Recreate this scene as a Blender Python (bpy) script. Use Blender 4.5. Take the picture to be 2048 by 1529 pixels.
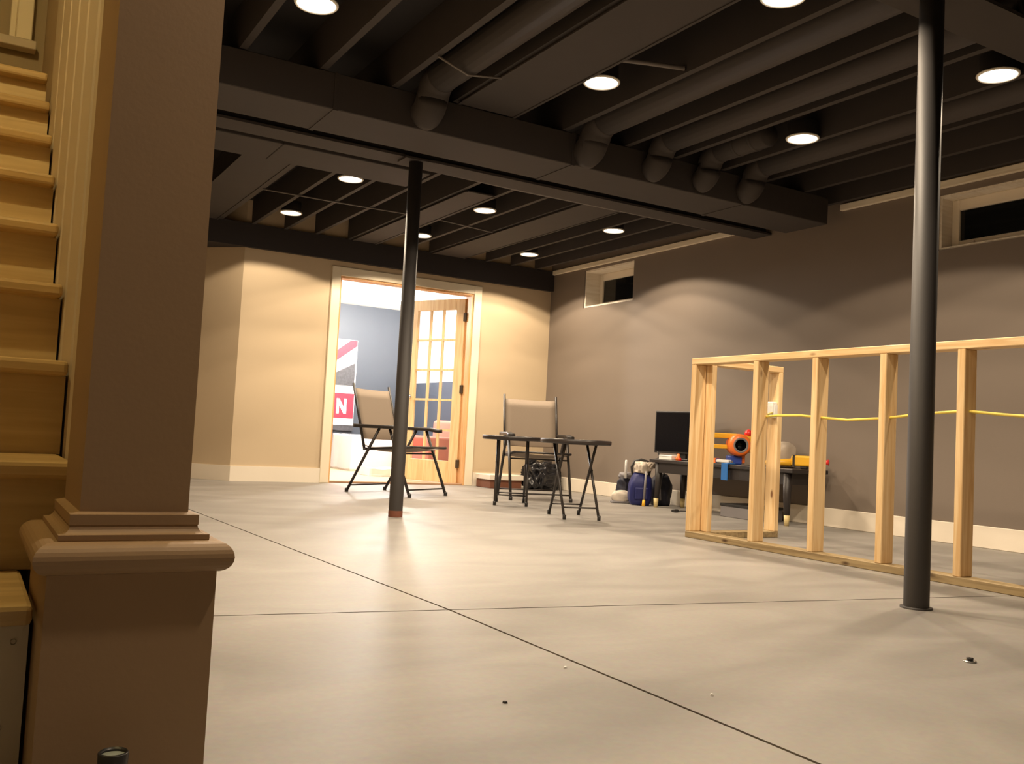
import bpy, bmesh, math, random
from mathutils import Matrix, Vector, noise

random.seed(7)
for o in list(bpy.data.objects):
    bpy.data.objects.remove(o)
S = bpy.context.scene
COL = S.collection

# ------------------------------------------------------------------ camera, world, exposure
cam_d = bpy.data.cameras.new('camera')
cam = bpy.data.objects.new('camera', cam_d)
COL.objects.link(cam)
cam_d.sensor_width = 36.0
cam_d.lens = 36.0 * 1854.6 / 2048.0
cam_d.clip_start = 0.02
r_, u_, d_ = Vector((.8594, -.5087, .0519)), Vector((-.0741, -.0236, .9970)), Vector((.5059, .8607, .0580))
m = Matrix.Identity(4)
for i in range(3):
    m[i][0], m[i][1], m[i][2] = r_[i], u_[i], -d_[i]
m[0][3], m[1][3], m[2][3] = 0, 0, .55
cam.matrix_world = m
S.camera = cam

W = bpy.data.worlds.new('night')
S.world = W
W.use_nodes = True
W.node_tree.nodes['Background'].inputs[0].default_value = (.05, .07, .12, 1)
W.node_tree.nodes['Background'].inputs[1].default_value = .05

S.view_settings.view_transform = 'Standard'
S.view_settings.look = 'None'
S.view_settings.exposure = 0.0
S.view_settings.gamma = 1.0
S.view_settings.use_curve_mapping = False

LAMP_W = 50.0                 # each recessed ceiling light
LAMP_COL = (1.0, .80, .57)
STAIR_W = 75.0
STAIR_COL = (1.0, .75, .32)
DEN_W = 165.0
DEN_COL = (1.0, .95, .88)

# ------------------------------------------------------------------ materials
def new_mat(name):
    mt = bpy.data.materials.new(name)
    mt.use_nodes = True
    nt = mt.node_tree
    return mt, nt, nt.nodes['Principled BSDF']

def paint(name, col, rough=.6, var=.06, scale=3.0, bump=.02, bscale=120, metal=0.0, spec=.5, detail=4):
    mt, nt, b = new_mat(name)
    N, L = nt.nodes, nt.links
    tc = N.new('ShaderNodeTexCoord')
    nz = N.new('ShaderNodeTexNoise')
    nz.inputs['Scale'].default_value = scale
    nz.inputs['Detail'].default_value = detail
    L.new(tc.outputs['Object'], nz.inputs['Vector'])
    mx = N.new('ShaderNodeMix'); mx.data_type = 'RGBA'
    c = Vector(col)
    mx.inputs[6].default_value = (*(c * (1 - var)), 1)
    mx.inputs[7].default_value = (*[min(1, x) for x in c * (1 + var)], 1)
    L.new(nz.outputs['Fac'], mx.inputs[0])
    L.new(mx.outputs[2], b.inputs['Base Color'])
    b.inputs['Roughness'].default_value = rough
    b.inputs['Metallic'].default_value = metal
    b.inputs['Specular IOR Level'].default_value = spec
    if bump:
        n2 = N.new('ShaderNodeTexNoise')
        n2.inputs['Scale'].default_value = bscale
        L.new(tc.outputs['Object'], n2.inputs['Vector'])
        bp = N.new('ShaderNodeBump')
        bp.inputs['Strength'].default_value = bump * 5
        bp.inputs['Distance'].default_value = .002
        L.new(n2.outputs['Fac'], bp.inputs['Height'])
        L.new(bp.outputs['Normal'], b.inputs['Normal'])
    return mt

def wood(name, c1, c2, axis='z', rough=.55, grain=28, knots=True):
    mt, nt, b = new_mat(name)
    N, L = nt.nodes, nt.links
    tc = N.new('ShaderNodeTexCoord')
    oi = N.new('ShaderNodeObjectInfo')
    add = N.new('ShaderNodeVectorMath'); add.operation = 'ADD'
    sc = N.new('ShaderNodeVectorMath'); sc.operation = 'SCALE'
    cmb = N.new('ShaderNodeCombineXYZ')
    for k in range(3):
        L.new(oi.outputs['Random'], cmb.inputs[k])
    L.new(cmb.outputs[0], sc.inputs[0]); sc.inputs['Scale'].default_value = 37.0
    L.new(tc.outputs['Object'], add.inputs[0]); L.new(sc.outputs[0], add.inputs[1])
    mp = N.new('ShaderNodeMapping')
    s = [grain, grain, grain]; s['xyz'.index(axis)] = grain * .06
    mp.inputs['Scale'].default_value = s
    L.new(add.outputs[0], mp.inputs['Vector'])
    nz = N.new('ShaderNodeTexNoise'); nz.inputs['Scale'].default_value = 1.6; nz.inputs['Detail'].default_value = 5
    nz.inputs['Distortion'].default_value = .6
    L.new(mp.outputs[0], nz.inputs['Vector'])
    cr = N.new('ShaderNodeValToRGB')
    cr.color_ramp.elements[0].position = .36; cr.color_ramp.elements[0].color = (*c1, 1)
    cr.color_ramp.elements[1].position = .62; cr.color_ramp.elements[1].color = (*c2, 1)
    L.new(nz.outputs['Fac'], cr.inputs[0])
    out = cr.outputs[0]
    if knots:
        vo = N.new('ShaderNodeTexVoronoi'); vo.inputs['Scale'].default_value = 1.0
        m2 = N.new('ShaderNodeMapping'); s2 = [9, 9, 9]; s2['xyz'.index(axis)] = 3.6
        m2.inputs['Scale'].default_value = s2
        L.new(add.outputs[0], m2.inputs['Vector']); L.new(m2.outputs[0], vo.inputs['Vector'])
        kr = N.new('ShaderNodeValToRGB')
        kr.color_ramp.elements[0].position = .05; kr.color_ramp.elements[0].color = (1, 1, 1, 1)
        kr.color_ramp.elements[1].position = .12; kr.color_ramp.elements[1].color = (0, 0, 0, 1)
        L.new(vo.outputs['Distance'], kr.inputs[0])
        mx = N.new('ShaderNodeMix'); mx.data_type = 'RGBA'
        L.new(kr.outputs[0], mx.inputs[0]); L.new(out, mx.inputs[6])
        mx.inputs[7].default_value = (c1[0] * .35, c1[1] * .25, c1[2] * .2, 1)
        out = mx.outputs[2]
    L.new(out, b.inputs['Base Color'])
    b.inputs['Roughness'].default_value = rough
    return mt

def concrete():
    mt, nt, b = new_mat('sealed concrete')
    N, L = nt.nodes, nt.links
    tc = N.new('ShaderNodeTexCoord')
    geo = N.new('ShaderNodeNewGeometry')
    mp = N.new('ShaderNodeMapping'); mp.inputs['Rotation'].default_value = (0, 0, .35); mp.inputs['Scale'].default_value = (1, 2.2, 1)
    L.new(geo.outputs['Position'], mp.inputs['Vector'])
    a = N.new('ShaderNodeTexNoise'); a.inputs['Scale'].default_value = 1.5; a.inputs['Detail'].default_value = 5; a.inputs['Roughness'].default_value = .5; a.inputs['Distortion'].default_value = .9
    L.new(mp.outputs[0], a.inputs['Vector'])
    c = N.new('ShaderNodeTexNoise'); c.inputs['Scale'].default_value = 60; c.inputs['Detail'].default_value = 3
    L.new(geo.outputs['Position'], c.inputs['Vector'])
    cr = N.new('ShaderNodeValToRGB')
    cr.color_ramp.elements[0].position = .33; cr.color_ramp.elements[0].color = (.24, .225, .208, 1)
    cr.color_ramp.elements[1].position = .66; cr.color_ramp.elements[1].color = (.325, .305, .283, 1)
    L.new(a.outputs['Fac'], cr.inputs[0])
    mx = N.new('ShaderNodeMix'); mx.data_type = 'RGBA'; mx.blend_type = 'MULTIPLY'; mx.inputs[0].default_value = .25
    L.new(cr.outputs[0], mx.inputs[6]); L.new(c.outputs['Color'], mx.inputs[7])
    L.new(mx.outputs[2], b.inputs['Base Color'])
    rr = N.new('ShaderNodeMapRange'); rr.inputs['To Min'].default_value = .42; rr.inputs['To Max'].default_value = .58
    L.new(a.outputs['Fac'], rr.inputs['Value']); L.new(rr.outputs[0], b.inputs['Roughness'])
    bp = N.new('ShaderNodeBump'); bp.inputs['Strength'].default_value = .25; bp.inputs['Distance'].default_value = .003
    L.new(a.outputs['Fac'], bp.inputs['Height']); L.new(bp.outputs['Normal'], b.inputs['Normal'])
    return mt

def emissive(name, col, st):
    mt, nt, b = new_mat(name)
    b.inputs['Emission Color'].default_value = (*col, 1)
    b.inputs['Emission Strength'].default_value = st
    b.inputs['Base Color'].default_value = (*col, 1)
    return mt

def glass(name, tint=(.95, .97, 1), fac=.09):
    mt, nt, b = new_mat(name)
    N, L = nt.nodes, nt.links
    tr = N.new('ShaderNodeBsdfTransparent'); tr.inputs[0].default_value = (*tint, 1)
    gl = N.new('ShaderNodeBsdfGlossy'); gl.inputs['Roughness'].default_value = .03
    mx = N.new('ShaderNodeMixShader'); mx.inputs[0].default_value = fac
    L.new(tr.outputs[0], mx.inputs[1]); L.new(gl.outputs[0], mx.inputs[2])
    L.new(mx.outputs[0], N['Material Output'].inputs['Surface'])
    return mt

def weave(name, c, s=260):
    mt, nt, b = new_mat(name)
    N, L = nt.nodes, nt.links
    tc = N.new('ShaderNodeTexCoord')
    ck = N.new('ShaderNodeTexChecker'); ck.inputs['Scale'].default_value = s
    ck.inputs[1].default_value = (*[x * .86 for x in c], 1); ck.inputs[2].default_value = (*[x * 1.1 for x in c], 1)
    L.new(tc.outputs['Object'], ck.inputs['Vector']); L.new(ck.outputs[0], b.inputs['Base Color'])
    b.inputs['Roughness'].default_value = .8
    return mt

M = {
    'floor': concrete(),
    'joint': paint('joint filler', (.12, .085, .055), .8),
    'tan': paint('tan wall paint', (.56, .445, .30), .7, .03),
    'taupe': paint('taupe wall paint', (.185, .150, .122), .7, .04),
    'black': paint('flat black ceiling paint', (.037, .031, .0305), .75, .12, 5),
    'blackdeep': paint('black painted subfloor', (.02, .018, .02), .85, .15, 5),
    'header': paint('dark header paint', (.022, .017, .018), .7, .1),
    'steel': paint('charcoal painted steel', (.038, .034, .033), .58, .12, 8, .01),
    'rust': paint('rust primer', (.17, .055, .03), .6, .2, 20),
    'white': paint('white trim paint', (.80, .73, .62), .45, .03),
    'cream': paint('cream casing paint', (.84, .75, .58), .45, .03),
    'barewood': wood('bare sill wood', (.74, .66, .52), (.84, .78, .66), 'y', knots=False),
    'jamb': wood('whitewashed jamb wood', (.76, .69, .58), (.87, .81, .72), 'x', knots=False),
    'pine_z': wood('pine stud', (.66, .43, .20), (.80, .60, .34), 'z'),
    'pine_y': wood('pine plate', (.66, .43, .20), (.80, .60, .34), 'y'),
    'pine_x': wood('pine plate crosswise', (.66, .43, .20), (.80, .60, .34), 'x'),
    'treated': wood('treated sill plate', (.22, .155, .075), (.36, .27, .14), 'y'),
    'doorwood': wood('clear fir door', (.76, .50, .25), (.86, .64, .36), 'z', .45, knots=False),
    'jambwood': wood('fir door jamb', (.62, .33, .13), (.74, .44, .20), 'z', .5, knots=False),
    'threshold': wood('brown threshold', (.30, .17, .09), (.42, .25, .14), 'x', .5, knots=False),
    'tread': wood('oak tread', (.50, .35, .16), (.64, .47, .24), 'x', .4, 22, False),
    'riser': wood('pale oak riser', (.60, .46, .25), (.72, .58, .34), 'x', .45, 22, False),
    'column': paint('tan column paint', (.34, .225, .130), .55, .06, 4),
    'panel': paint('grey beige panel paint', (.62, .54, .44), .6, .04),
    'stairwall': paint('stair wall paint', (.36, .29, .19), .7, .05),
    'primer': paint('primed riser board', (.66, .60, .50), .6, .05),
    'lens': emissive('lamp lens', (1, .93, .78), 9.0),
    'trimring': paint('white lamp trim', (.8, .78, .72), .5),
    'blackmetal': paint('black powder coat', (.022, .018, .017), .4, .1, 30, .005),
    'sling': weave('tan sling mesh', (.24, .19, .145)),
    'tabletop': paint('black resin top', (.028, .022, .022), .35, .1, 10),
    'screen': paint('black screen', (.004, .004, .006), .25, 0, bump=0, spec=.15),
    'blackplastic': paint('black plastic', (.02, .019, .02), .4, .1),
    'bench': paint('black stained bench', (.022, .018, .018), .45, .15, 12),
    'brass': paint('pale ferrule', (.62, .50, .24), .4, .05),
    'bluewall': paint('slate blue paint', (.065, .078, .102), .5, .03),
    'denwhite': paint('white ceiling paint', (.85, .83, .80), .8, .02),
    'denfloor': wood('laminate floor', (.50, .36, .22), (.60, .45, .29), 'x', .4, 14, False),
    'cloth': paint('white drop cloth', (.82, .80, .77), .8, .04, 6, .1, 18),
    'signwhite': paint('sign white', (.85, .82, .80), .5, .03),
    'signred': paint('sign red', (.68, .03, .06), .5, .25, 30),
    'signdark': paint('sign charcoal', (.07, .07, .08), .5, .6, 40),
    'salmon': paint('salmon fabric', (.62, .23, .16), .8, .06),
    'glass': glass('door glass'),
    'nightglass': paint('dark window glass', (.008, .009, .01), .08, .0, bump=0, spec=.6),
    'hinge': paint('dark bronze hinge', (.10, .075, .05), .35, .1, metal=.6),
    'yellowcable': paint('yellow cable sheath', (.72, .56, .10), .45, .05),
    'boxwhite': paint('white electrical box', (.8, .8, .78), .4, .02),
    'binbag': paint('black plastic bag', (.012, .012, .015), .22, .1, 8, .0),
    'orange': paint('orange toy plastic', (.85, .19, .03), .35, .04),
    'toyyellow': paint('yellow toy plastic', (.83, .46, .03), .35, .05),
    'toyblue': paint('blue toy plastic', (.03, .07, .38), .35, .05),
    'brightblue': paint('bright blue plastic', (.02, .14, .45), .4, .05),
    'toyred': paint('red toy plastic', (.75, .03, .03), .3, .03),
    'toygrey': paint('grey toy plastic', (.20, .19, .20), .5, .05),
    'felt': paint('grey beige felt', (.40, .34, .28), .85, .08, 12),
    'bagblue': paint('royal blue nylon', (.007, .012, .11), .5, .15, 14),
    'bagnavy': paint('dark navy nylon', (.008, .009, .022), .55, .2, 14),
    'linen': paint('off white cloth', (.62, .55, .47), .8, .08, 10),
    'brownboard': paint('brown cardboard', (.20, .075, .04), .7, .1),
    'steelbright': paint('bright steel', (.6, .6, .58), .25, .05, metal=.9),
    'tapegrey': paint('grey green disc', (.30, .33, .29), .4, .05),
    'foil': paint('grey cable', (.16, .145, .14), .6, .1),
}

# ------------------------------------------------------------------ geometry helpers
def obj(name, bm, mat, parent=None, loc=(0, 0, 0), rot=(0, 0, 0), smooth=False):
    me = bpy.data.meshes.new(name)
    bmesh.ops.recalc_face_normals(bm, faces=bm.faces)
    bm.to_mesh(me); bm.free()
    me.materials.append(M[mat] if isinstance(mat, str) else mat)
    if smooth:
        for p in me.polygons: p.use_smooth = True
    o = bpy.data.objects.new(name, me)
    COL.objects.link(o)
    o.location = loc; o.rotation_euler = rot
    if parent: o.parent = parent
    return o

def tag(o, label=None, cat=None, group=None, kind=None):
    if label: o['label'] = label
    if cat: o['category'] = cat
    if group: o['group'] = group
    if kind: o['kind'] = kind
    return o

def empty(name, loc=(0, 0, 0), rz=0, label=None, cat=None, group=None, kind=None):
    e = bpy.data.objects.new(name, None)
    COL.objects.link(e)
    e.empty_display_size = .1
    e.location = loc; e.rotation_euler = (0, 0, rz)
    return tag(e, label, cat, group, kind)

def addbox(bm, x0, x1, y0, y1, z0, z1):
    vs = [bm.verts.new(p) for p in ((x0, y0, z0), (x1, y0, z0), (x1, y1, z0), (x0, y1, z0), (x0, y0, z1), (x1, y0, z1), (x1, y1, z1), (x0, y1, z1))]
    for f in ((3, 2, 1, 0), (4, 5, 6, 7), (0, 1, 5, 4), (1, 2, 6, 5), (2, 3, 7, 6), (3, 0, 4, 7)):
        bm.faces.new([vs[i] for i in f])
    return bm

def box(name, b, mat, parent=None, bev=0.0, seg=1, rot=(0, 0, 0), smooth=False):
    """box from bounds (x0,x1,y0,y1,z0,z1), its origin at the box centre"""
    c = [(b[i] + b[i + 1]) / 2 for i in (0, 2, 4)]
    h = [abs(b[i + 1] - b[i]) / 2 for i in (0, 2, 4)]
    bm = bmesh.new()
    addbox(bm, -h[0], h[0], -h[1], h[1], -h[2], h[2])
    if bev:
        bmesh.ops.bevel(bm, geom=bm.edges[:], offset=bev, segments=seg, affect='EDGES', profile=.5)
    return obj(name, bm, mat, parent, c, rot, smooth)

def boxes(name, bl, mat, parent=None):
    bm = bmesh.new()
    for b in bl: addbox(bm, *b)
    return obj(name, bm, mat, parent)

def addtube(bm, pts, r, n=10, caps=True):
    pts = [Vector(p) for p in pts]
    rings = []
    up = None
    for i, p in enumerate(pts):
        if i == 0: t = pts[1] - p
        elif i == len(pts) - 1: t = p - pts[i - 1]
        else: t = (pts[i + 1] - p).normalized() + (p - pts[i - 1]).normalized()
        t.normalize()
        if up is None:
            up = Vector((0, 0, 1)) if abs(t.z) < .9 else Vector((1, 0, 0))
        a = t.cross(up).normalized(); b = a.cross(t).normalized(); up = b
        rr = r[i] if isinstance(r, (list, tuple)) else r
        rings.append([bm.verts.new(p + a * math.cos(k * 2 * math.pi / n) * rr + b * math.sin(k * 2 * math.pi / n) * rr) for k in range(n)])
    for i in range(len(rings) - 1):
        for k in range(n):
            bm.faces.new((rings[i][k], rings[i][(k + 1) % n], rings[i + 1][(k + 1) % n], rings[i + 1][k]))
    if caps:
        bm.faces.new(rings[0][::-1]); bm.faces.new(rings[-1])
    return bm

def tube(name, pts, r, mat, parent=None, n=10):
    c = Vector(pts[0]) if parent is None else Vector((0, 0, 0))
    bm = bmesh.new()
    addtube(bm, [Vector(p) - c for p in pts], r, n)
    return obj(name, bm, mat, parent, c, smooth=True)

def lathe(name, prof, mat, parent=None, loc=(0, 0, 0), n=24, rot=(0, 0, 0), smooth=True):
    bm = bmesh.new()
    rings = []
    for (r, z) in prof:
        if r < 1e-6: rings.append([bm.verts.new((0, 0, z))])
        else: rings.append([bm.verts.new((r * math.cos(k * 2 * math.pi / n), r * math.sin(k * 2 * math.pi / n), z)) for k in range(n)])
    for i in range(len(rings) - 1):
        a, b = rings[i], rings[i + 1]
        for k in range(n):
            k2 = (k + 1) % n
            if len(a) == 1 and len(b) == 1: continue
            if len(a) == 1: bm.faces.new((a[0], b[k], b[k2]))
            elif len(b) == 1: bm.faces.new((a[k], a[k2], b[0]))
            else: bm.faces.new((a[k], a[k2], b[k2], b[k]))
    return obj(name, bm, mat, parent, loc, rot, smooth)

def rect_sweep(name, prof, rect, mat, parent=None):
    """profile (outset, z) carried around a rectangle: mitred mouldings"""
    x0, x1, y0, y1 = rect
    bm = bmesh.new()
    rings = []
    for (d, z) in prof:
        rings.append([bm.verts.new(p) for p in ((x0 - d, y0 - d, z), (x1 + d, y0 - d, z), (x1 + d, y1 + d, z), (x0 - d, y1 + d, z))])
    for i in range(len(rings) - 1):
        for k in range(4):
            bm.faces.new((rings[i][k], rings[i][(k + 1) % 4], rings[i + 1][(k + 1) % 4], rings[i + 1][k]))
    bm.faces.new(rings[0][::-1]); bm.faces.new(rings[-1])
    return obj(name, bm, mat, parent)

def blob(name, dims, mat, parent=None, loc=(0, 0, 0), amp=.15, freq=3.0, seed=0, sub=4, flat=True, rot=(0, 0, 0), smooth=True, crease=False):
    """lumpy soft body resting on its own base"""
    bm = bmesh.new()
    bmesh.ops.create_icosphere(bm, subdivisions=sub, radius=1)
    for v in bm.verts:
        n = noise.noise(v.co * freq + Vector((seed, seed * 2.3, 0)))
        if crease: n = -abs(n) * 1.6 + .3
        k = 1 + amp * n
        co = Vector([math.copysign(abs(c) ** .75, c) for c in v.co]) * k
        co.z = max(co.z, -.78) if flat else co.z
        v.co = Vector((co.x * dims[0] / 2, co.y * dims[1] / 2, (co.z + (.78 if flat else 1)) / (1.78 if flat else 2) * dims[2]))
    return obj(name, bm, mat, parent, loc, rot, smooth)

def copy_tree(o, parent=None):
    c = o.copy(); COL.objects.link(c)
    if parent: c.parent = parent
    for ch in [x for x in bpy.data.objects if x.parent == o]:
        copy_tree(ch, c)
    return c

# ------------------------------------------------------------------ room dimensions
XR, YB = 5.583, 8.735          # right wall, back wall
XL = .30                       # room side of the stair partition
ZJ = 2.40                      # underside of joists
ZS = 2.64                      # underside of subfloor

# floor: four slabs with open control joints
fl = tag(boxes('floor', [(-1.2, 5.7, -1.8, 9.5, -.06, -.012)], 'joint'), 'grey concrete basement floor with saw cut joints', kind='structure')
G = .0045
def jy(x): return 2.745 - .1395 * (x - .3)       # the cross joint runs slightly askew
def slab(pts, name='slab'):
    bm = bmesh.new()
    top = [bm.verts.new((x, y, 0)) for x, y in pts]
    bot = [bm.verts.new((x, y, -.011)) for x, y in pts]
    bm.faces.new(top); bm.faces.new(bot[::-1])
    n = len(pts)
    for i in range(n): bm.faces.new((top[i], bot[i], bot[(i + 1) % n], top[(i + 1) % n]))
    return obj(name, bm, 'floor', fl)
JX = 1.345
def jx(y): return JX - .035 * (y - 2.6) if y > 2.6 else JX
slab([(-1.1, -1.7), (JX - G, -1.7), (JX - G, jy(JX) - G), (-1.1, jy(-1.1) - G)])
slab([(JX + G, -1.7), (5.65, -1.7), (5.65, jy(5.65) - G), (JX + G, jy(JX) - G)])
slab([(-1.1, jy(-1.1) + G), (JX - G, jy(JX) + G), (jx(9.4) - G, 9.4), (-1.1, 9.4)])
slab([(JX + G, jy(JX) + G), (5.65, jy(5.65) + G), (5.65, YB + .0), (2.2, YB), (2.2, 9.4), (jx(9.4) + G, 9.4)])

# walls
DX0, DX1, DZ = 3.105, 4.605, 2.042               # French door opening
XC = 2.155                                       # outside corner of the shallow recess
YREC = 9.34
boxes('wall_back', [(XC, DX0, YB, YB + .13, 0, ZS), (DX1, XR, YB, YB + .13, 0, ZS), (DX0, DX1, YB, YB + .13, DZ, ZS),
                    (XL - .14, 1.55, 9.34, 9.44, 0, ZS)], 'tan')
tag(bpy.data.objects['wall_back'], 'tan painted back wall around the doorway', kind='structure')
def prism(name, pts, z0, z1, mat, parent=None):
    bm = bmesh.new()
    a = [bm.verts.new((x, y, z0)) for x, y in pts]; b = [bm.verts.new((x, y, z1)) for x, y in pts]
    bm.faces.new(a[::-1]); bm.faces.new(b)
    n = len(pts)
    for i in range(n): bm.faces.new((a[i], a[(i + 1) % n], b[(i + 1) % n], b[i]))
    return obj(name, bm, mat, parent)
tag(prism('wall_angled', [(XC, YB), (XC, YB + .14), (1.55, 9.48), (1.55, 9.34)], 0, ZS, 'tan'), 'angled stretch of tan wall left of the doorway', kind='structure')
W1 = (7.24, 8.085, 1.945, 2.345)
W2 = (3.05, 3.914, 1.95, 2.325)
T = .36
rb = [(XR, XR + T, -1.7, W2[0], 0, ZS), (XR, XR + T, W2[1], W1[0], 0, ZS), (XR, XR + T, W1[1], YREC + .1, 0, ZS)]
for w in (W1, W2):
    rb += [(XR, XR + T, w[0], w[1], 0, w[2]), (XR, XR + T, w[0], w[1], w[3], ZS)]
tag(boxes('wall_right', rb, 'taupe'), 'long taupe wall with two small high windows', kind='structure')
tag(boxes('wall_left', [(.195, XL, 1.62, YREC + .1, 0, 3.6)], 'tan'), 'partition between the stairs and the room', kind='structure')
tag(boxes('wall_rear', [(-1.15, XR + T, -1.75, -1.65, 0, 4.3)], 'tan'), 'wall behind the viewpoint', kind='structure')
tag(boxes('wall_stair', [(-1.15, -1.05, -1.65, 6.0, 0, 4.3), (-1.05, .195, 4.75, 4.85, 1.6, 4.3), (.195, .3, 1.62, 4.85, 3.6, 4.3), (-1.05, .3, 1.2, 1.3, 2.66, 4.3)], 'stairwall'),
    'dim greyish brown stairwell walls', kind='structure')

# ceiling: dark subfloor carrying exposed joists
ceil = tag(boxes('ceiling', [(.23, XR + T, -1.7, YREC + .1, ZS, ZS + .03), (-1.1, .23, -1.7, 1.25, ZS, ZS + .03), (-1.1, .3, 1.2, 4.9, 4.3, 4.33)], 'blackdeep'),
           'black painted open joist ceiling', kind='structure')
front_x = [.66, 1.06, 1.475, 1.875, 2.245, 2.605, 2.985, 3.455, 3.845, 4.255, 4.66, 5.06, 5.46]
back_x = [.70, 1.00, 1.30, 1.60, 1.90, 2.20, 2.508, 2.808, 3.145, 3.44, 3.75, 4.03, 4.40, 4.70, 5.01, 5.32]
for x in front_x:
    box('joist', (x - .019, x + .019, -1.6, 5.36, ZJ, ZS - .001), 'black', ceil)
for x in back_x:
    box('joist', (x - .017, x + .017, 5.64, 8.66, ZJ, ZS - .001), 'black', ceil)

# dark header along the back wall
tag(box('trim_1', (XL, XR, YB - .055, YREC - .01, 2.187, 2.41), 'header'), 'dark painted header above the back wall', kind='structure')

# baseboards
def bboard(name, b, along, mat='white'):
    """board with a small stepped top"""
    x0, x1, y0, y1 = b
    return box(name, (x0, x1, y0, y1, 0, .138), mat, bev=.004)
tag(bboard('baseboard_right', (XR - .016, XR, -1.6, YB), 'y'), 'white baseboard along the taupe wall', kind='structure')
bb = tag(boxes('baseboard_back', [(XC, 3.018, YB - .016, YB, 0, .14), (4.70, XR - .02, YB - .016, YB, 0, .14), (XL, 1.545, YREC - .016, YREC, 0, .14)], 'white'),
         'white baseboard along the tan wall', kind='structure')

tag(prism('baseboard_angled', [(XC, YB - .016), (XC, YB), (1.55, 9.34), (1.55, 9.318)], 0, .14, 'white'), 'white baseboard of the angled wall', kind='structure')
# bare sill boards topping the taupe wall
tag(box('trim_2', (XR - .03, XR - .001, 5.76, YB - .06, 2.367, 2.415), 'barewood', bev=.003), 'bare wood sill board above the far window', kind='structure')
tag(box('trim_3', (XR - .03, XR - .001, -1.5, 4.72, 2.367, 2.415), 'barewood', bev=.003), 'bare wood sill board above the near window', kind='structure')

# windows
def window(name, w, depth, label):
    e = empty(name, (XR, (w[0] + w[1]) / 2, w[2]), kind='structure')
    e['label'] = label
    hw, h = (w[1] - w[0]) / 2, w[3] - w[2]
    t = .018
    for s in (-1, 1):
        box('jamb_board', (.014, depth + .06, s * hw - (t if s > 0 else 0), s * hw + (0 if s > 0 else t), 0, h), 'jamb', e)
    box('head_board', (.014, depth + .06, -hw + t, hw - t, h - t, h), 'jamb', e)
    box('sill_board', (.014, depth + .06, -hw + t, hw - t, 0, t), 'jamb', e)
    fr = empty('sash', (depth, 0, 0)); fr.parent = e
    f = .055
    box('frame_side', (0, .045, -hw + t, -hw + t + f, t, h - t), 'white', fr, .004)
    box('frame_side', (0, .045, hw - t - f, hw - t, t, h - t), 'white', fr, .004)
    box('frame_rail', (0, .045, -hw + t + f, hw - t - f, t, t + f), 'white', fr, .004)
    box('frame_rail', (0, .045, -hw + t + f, hw - t - f, h - t - f - .02, h - t), 'white', fr, .004)
    box('pane', (.018, .028, -hw + t + f, hw - t - f, t + f, h - t - f - .02), 'nightglass', fr)
    box('latch', (-.018, .0, hw * .62 - .03, hw * .62 + .03, t + f * .2, t + f * .75), 'white', fr, .004)
    return e
window('window_1', W1, .19, 'small deep set basement window near the corner')
window('window_2', W2, .12, 'small basement window behind the near support column')

# ------------------------------------------------------------------ French doorway
dr = tag(empty('door_1', (0, YB, 0)), 'cream cased double doorway', kind='structure')
c = .09
box('casing_side', (DX0 - c, DX0, -.02, 0, 0, DZ + c), 'cream', dr, .004)
box('casing_side', (DX1, DX1 + c, -.02, 0, 0, DZ + c), 'cream', dr, .004)
box('casing_head', (DX0, DX1, -.02, 0, DZ, DZ + c), 'cream', dr, .004)
box('jamb', (DX0, DX0 + .018, -.003, .135, 0, DZ - .018), 'jambwood', dr)
box('jamb', (DX1 - .018, DX1, -.003, .135, 0, DZ - .018), 'jambwood', dr)
box('jamb_head', (DX0, DX1, -.003, .135, DZ - .018, DZ), 'jambwood', dr)
box('threshold', (DX0 + .018, DX1 - .018, .0, .13, -.005, .018), 'threshold', dr, .004)

# open leaf, hinged at the right jamb, swung into the den
hx, hy = 4.588, YB + .125
ang = math.atan2(9.46 - hy, 4.277 - hx)
leaf = tag(empty('glazed_door', (hx, hy, 0), ang), 'pale wood fifteen pane glass door standing open', 'door')
LW, LT, LH, Z0 = .75, .042, 2.005, .012
box('stile', (.0, .115, -LT / 2, LT / 2, Z0, LH), 'doorwood', leaf, .003)
box('stile', (LW - .115, LW, -LT / 2, LT / 2, Z0, LH), 'doorwood', leaf, .003)
box('rail', (.115, LW - .115, -LT / 2, LT / 2, LH - .12, LH), 'doorwood', leaf, .003)
box('rail', (.115, LW - .115, -LT / 2, LT / 2, Z0, .245), 'doorwood', leaf, .003)
gx0, gx1, gz0, gz1 = .115, LW - .115, .245, LH - .12
nw, nh = 3, 5
cw, ch = (gx1 - gx0) / nw, (gz1 - gz0) / nh
for i in range(1, nw):
    box('muntin', (gx0 + cw * i - .011, gx0 + cw * i + .011, -.014, .014, gz0, gz1), 'doorwood', leaf)
for j in range(1, nh):
    box('muntin', (gx0, gx1, -.0135, .0135, gz0 + ch * j - .011, gz0 + ch * j + .011), 'doorwood', leaf)
for i in range(nw):
    for j in range(nh):
        box('pane', (gx0 + cw * i, gx0 + cw * (i + 1), -.002, .002, gz0 + ch * j, gz0 + ch * (j + 1)), 'glass', leaf)
kn = empty('door_knob', (LW - .055, 0, .93)); kn.parent = leaf
for s in (-1, 1):
    lathe('knob', [(0, .062), (.018, .06), (.026, .048), (.02, .034), (.010, .028), (.010, .008), (.026, .006), (.026, 0), (0, 0)], 'steelbright', kn, (0, s * LT / 2, 0), 16, (-s * math.pi / 2, 0, 0))
for z in (.22, 1.02, 1.80):
    hg = box('hinge', (-.026, .010, .004, .034, z - .045, z + .045), 'hinge', leaf, .002)

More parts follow.
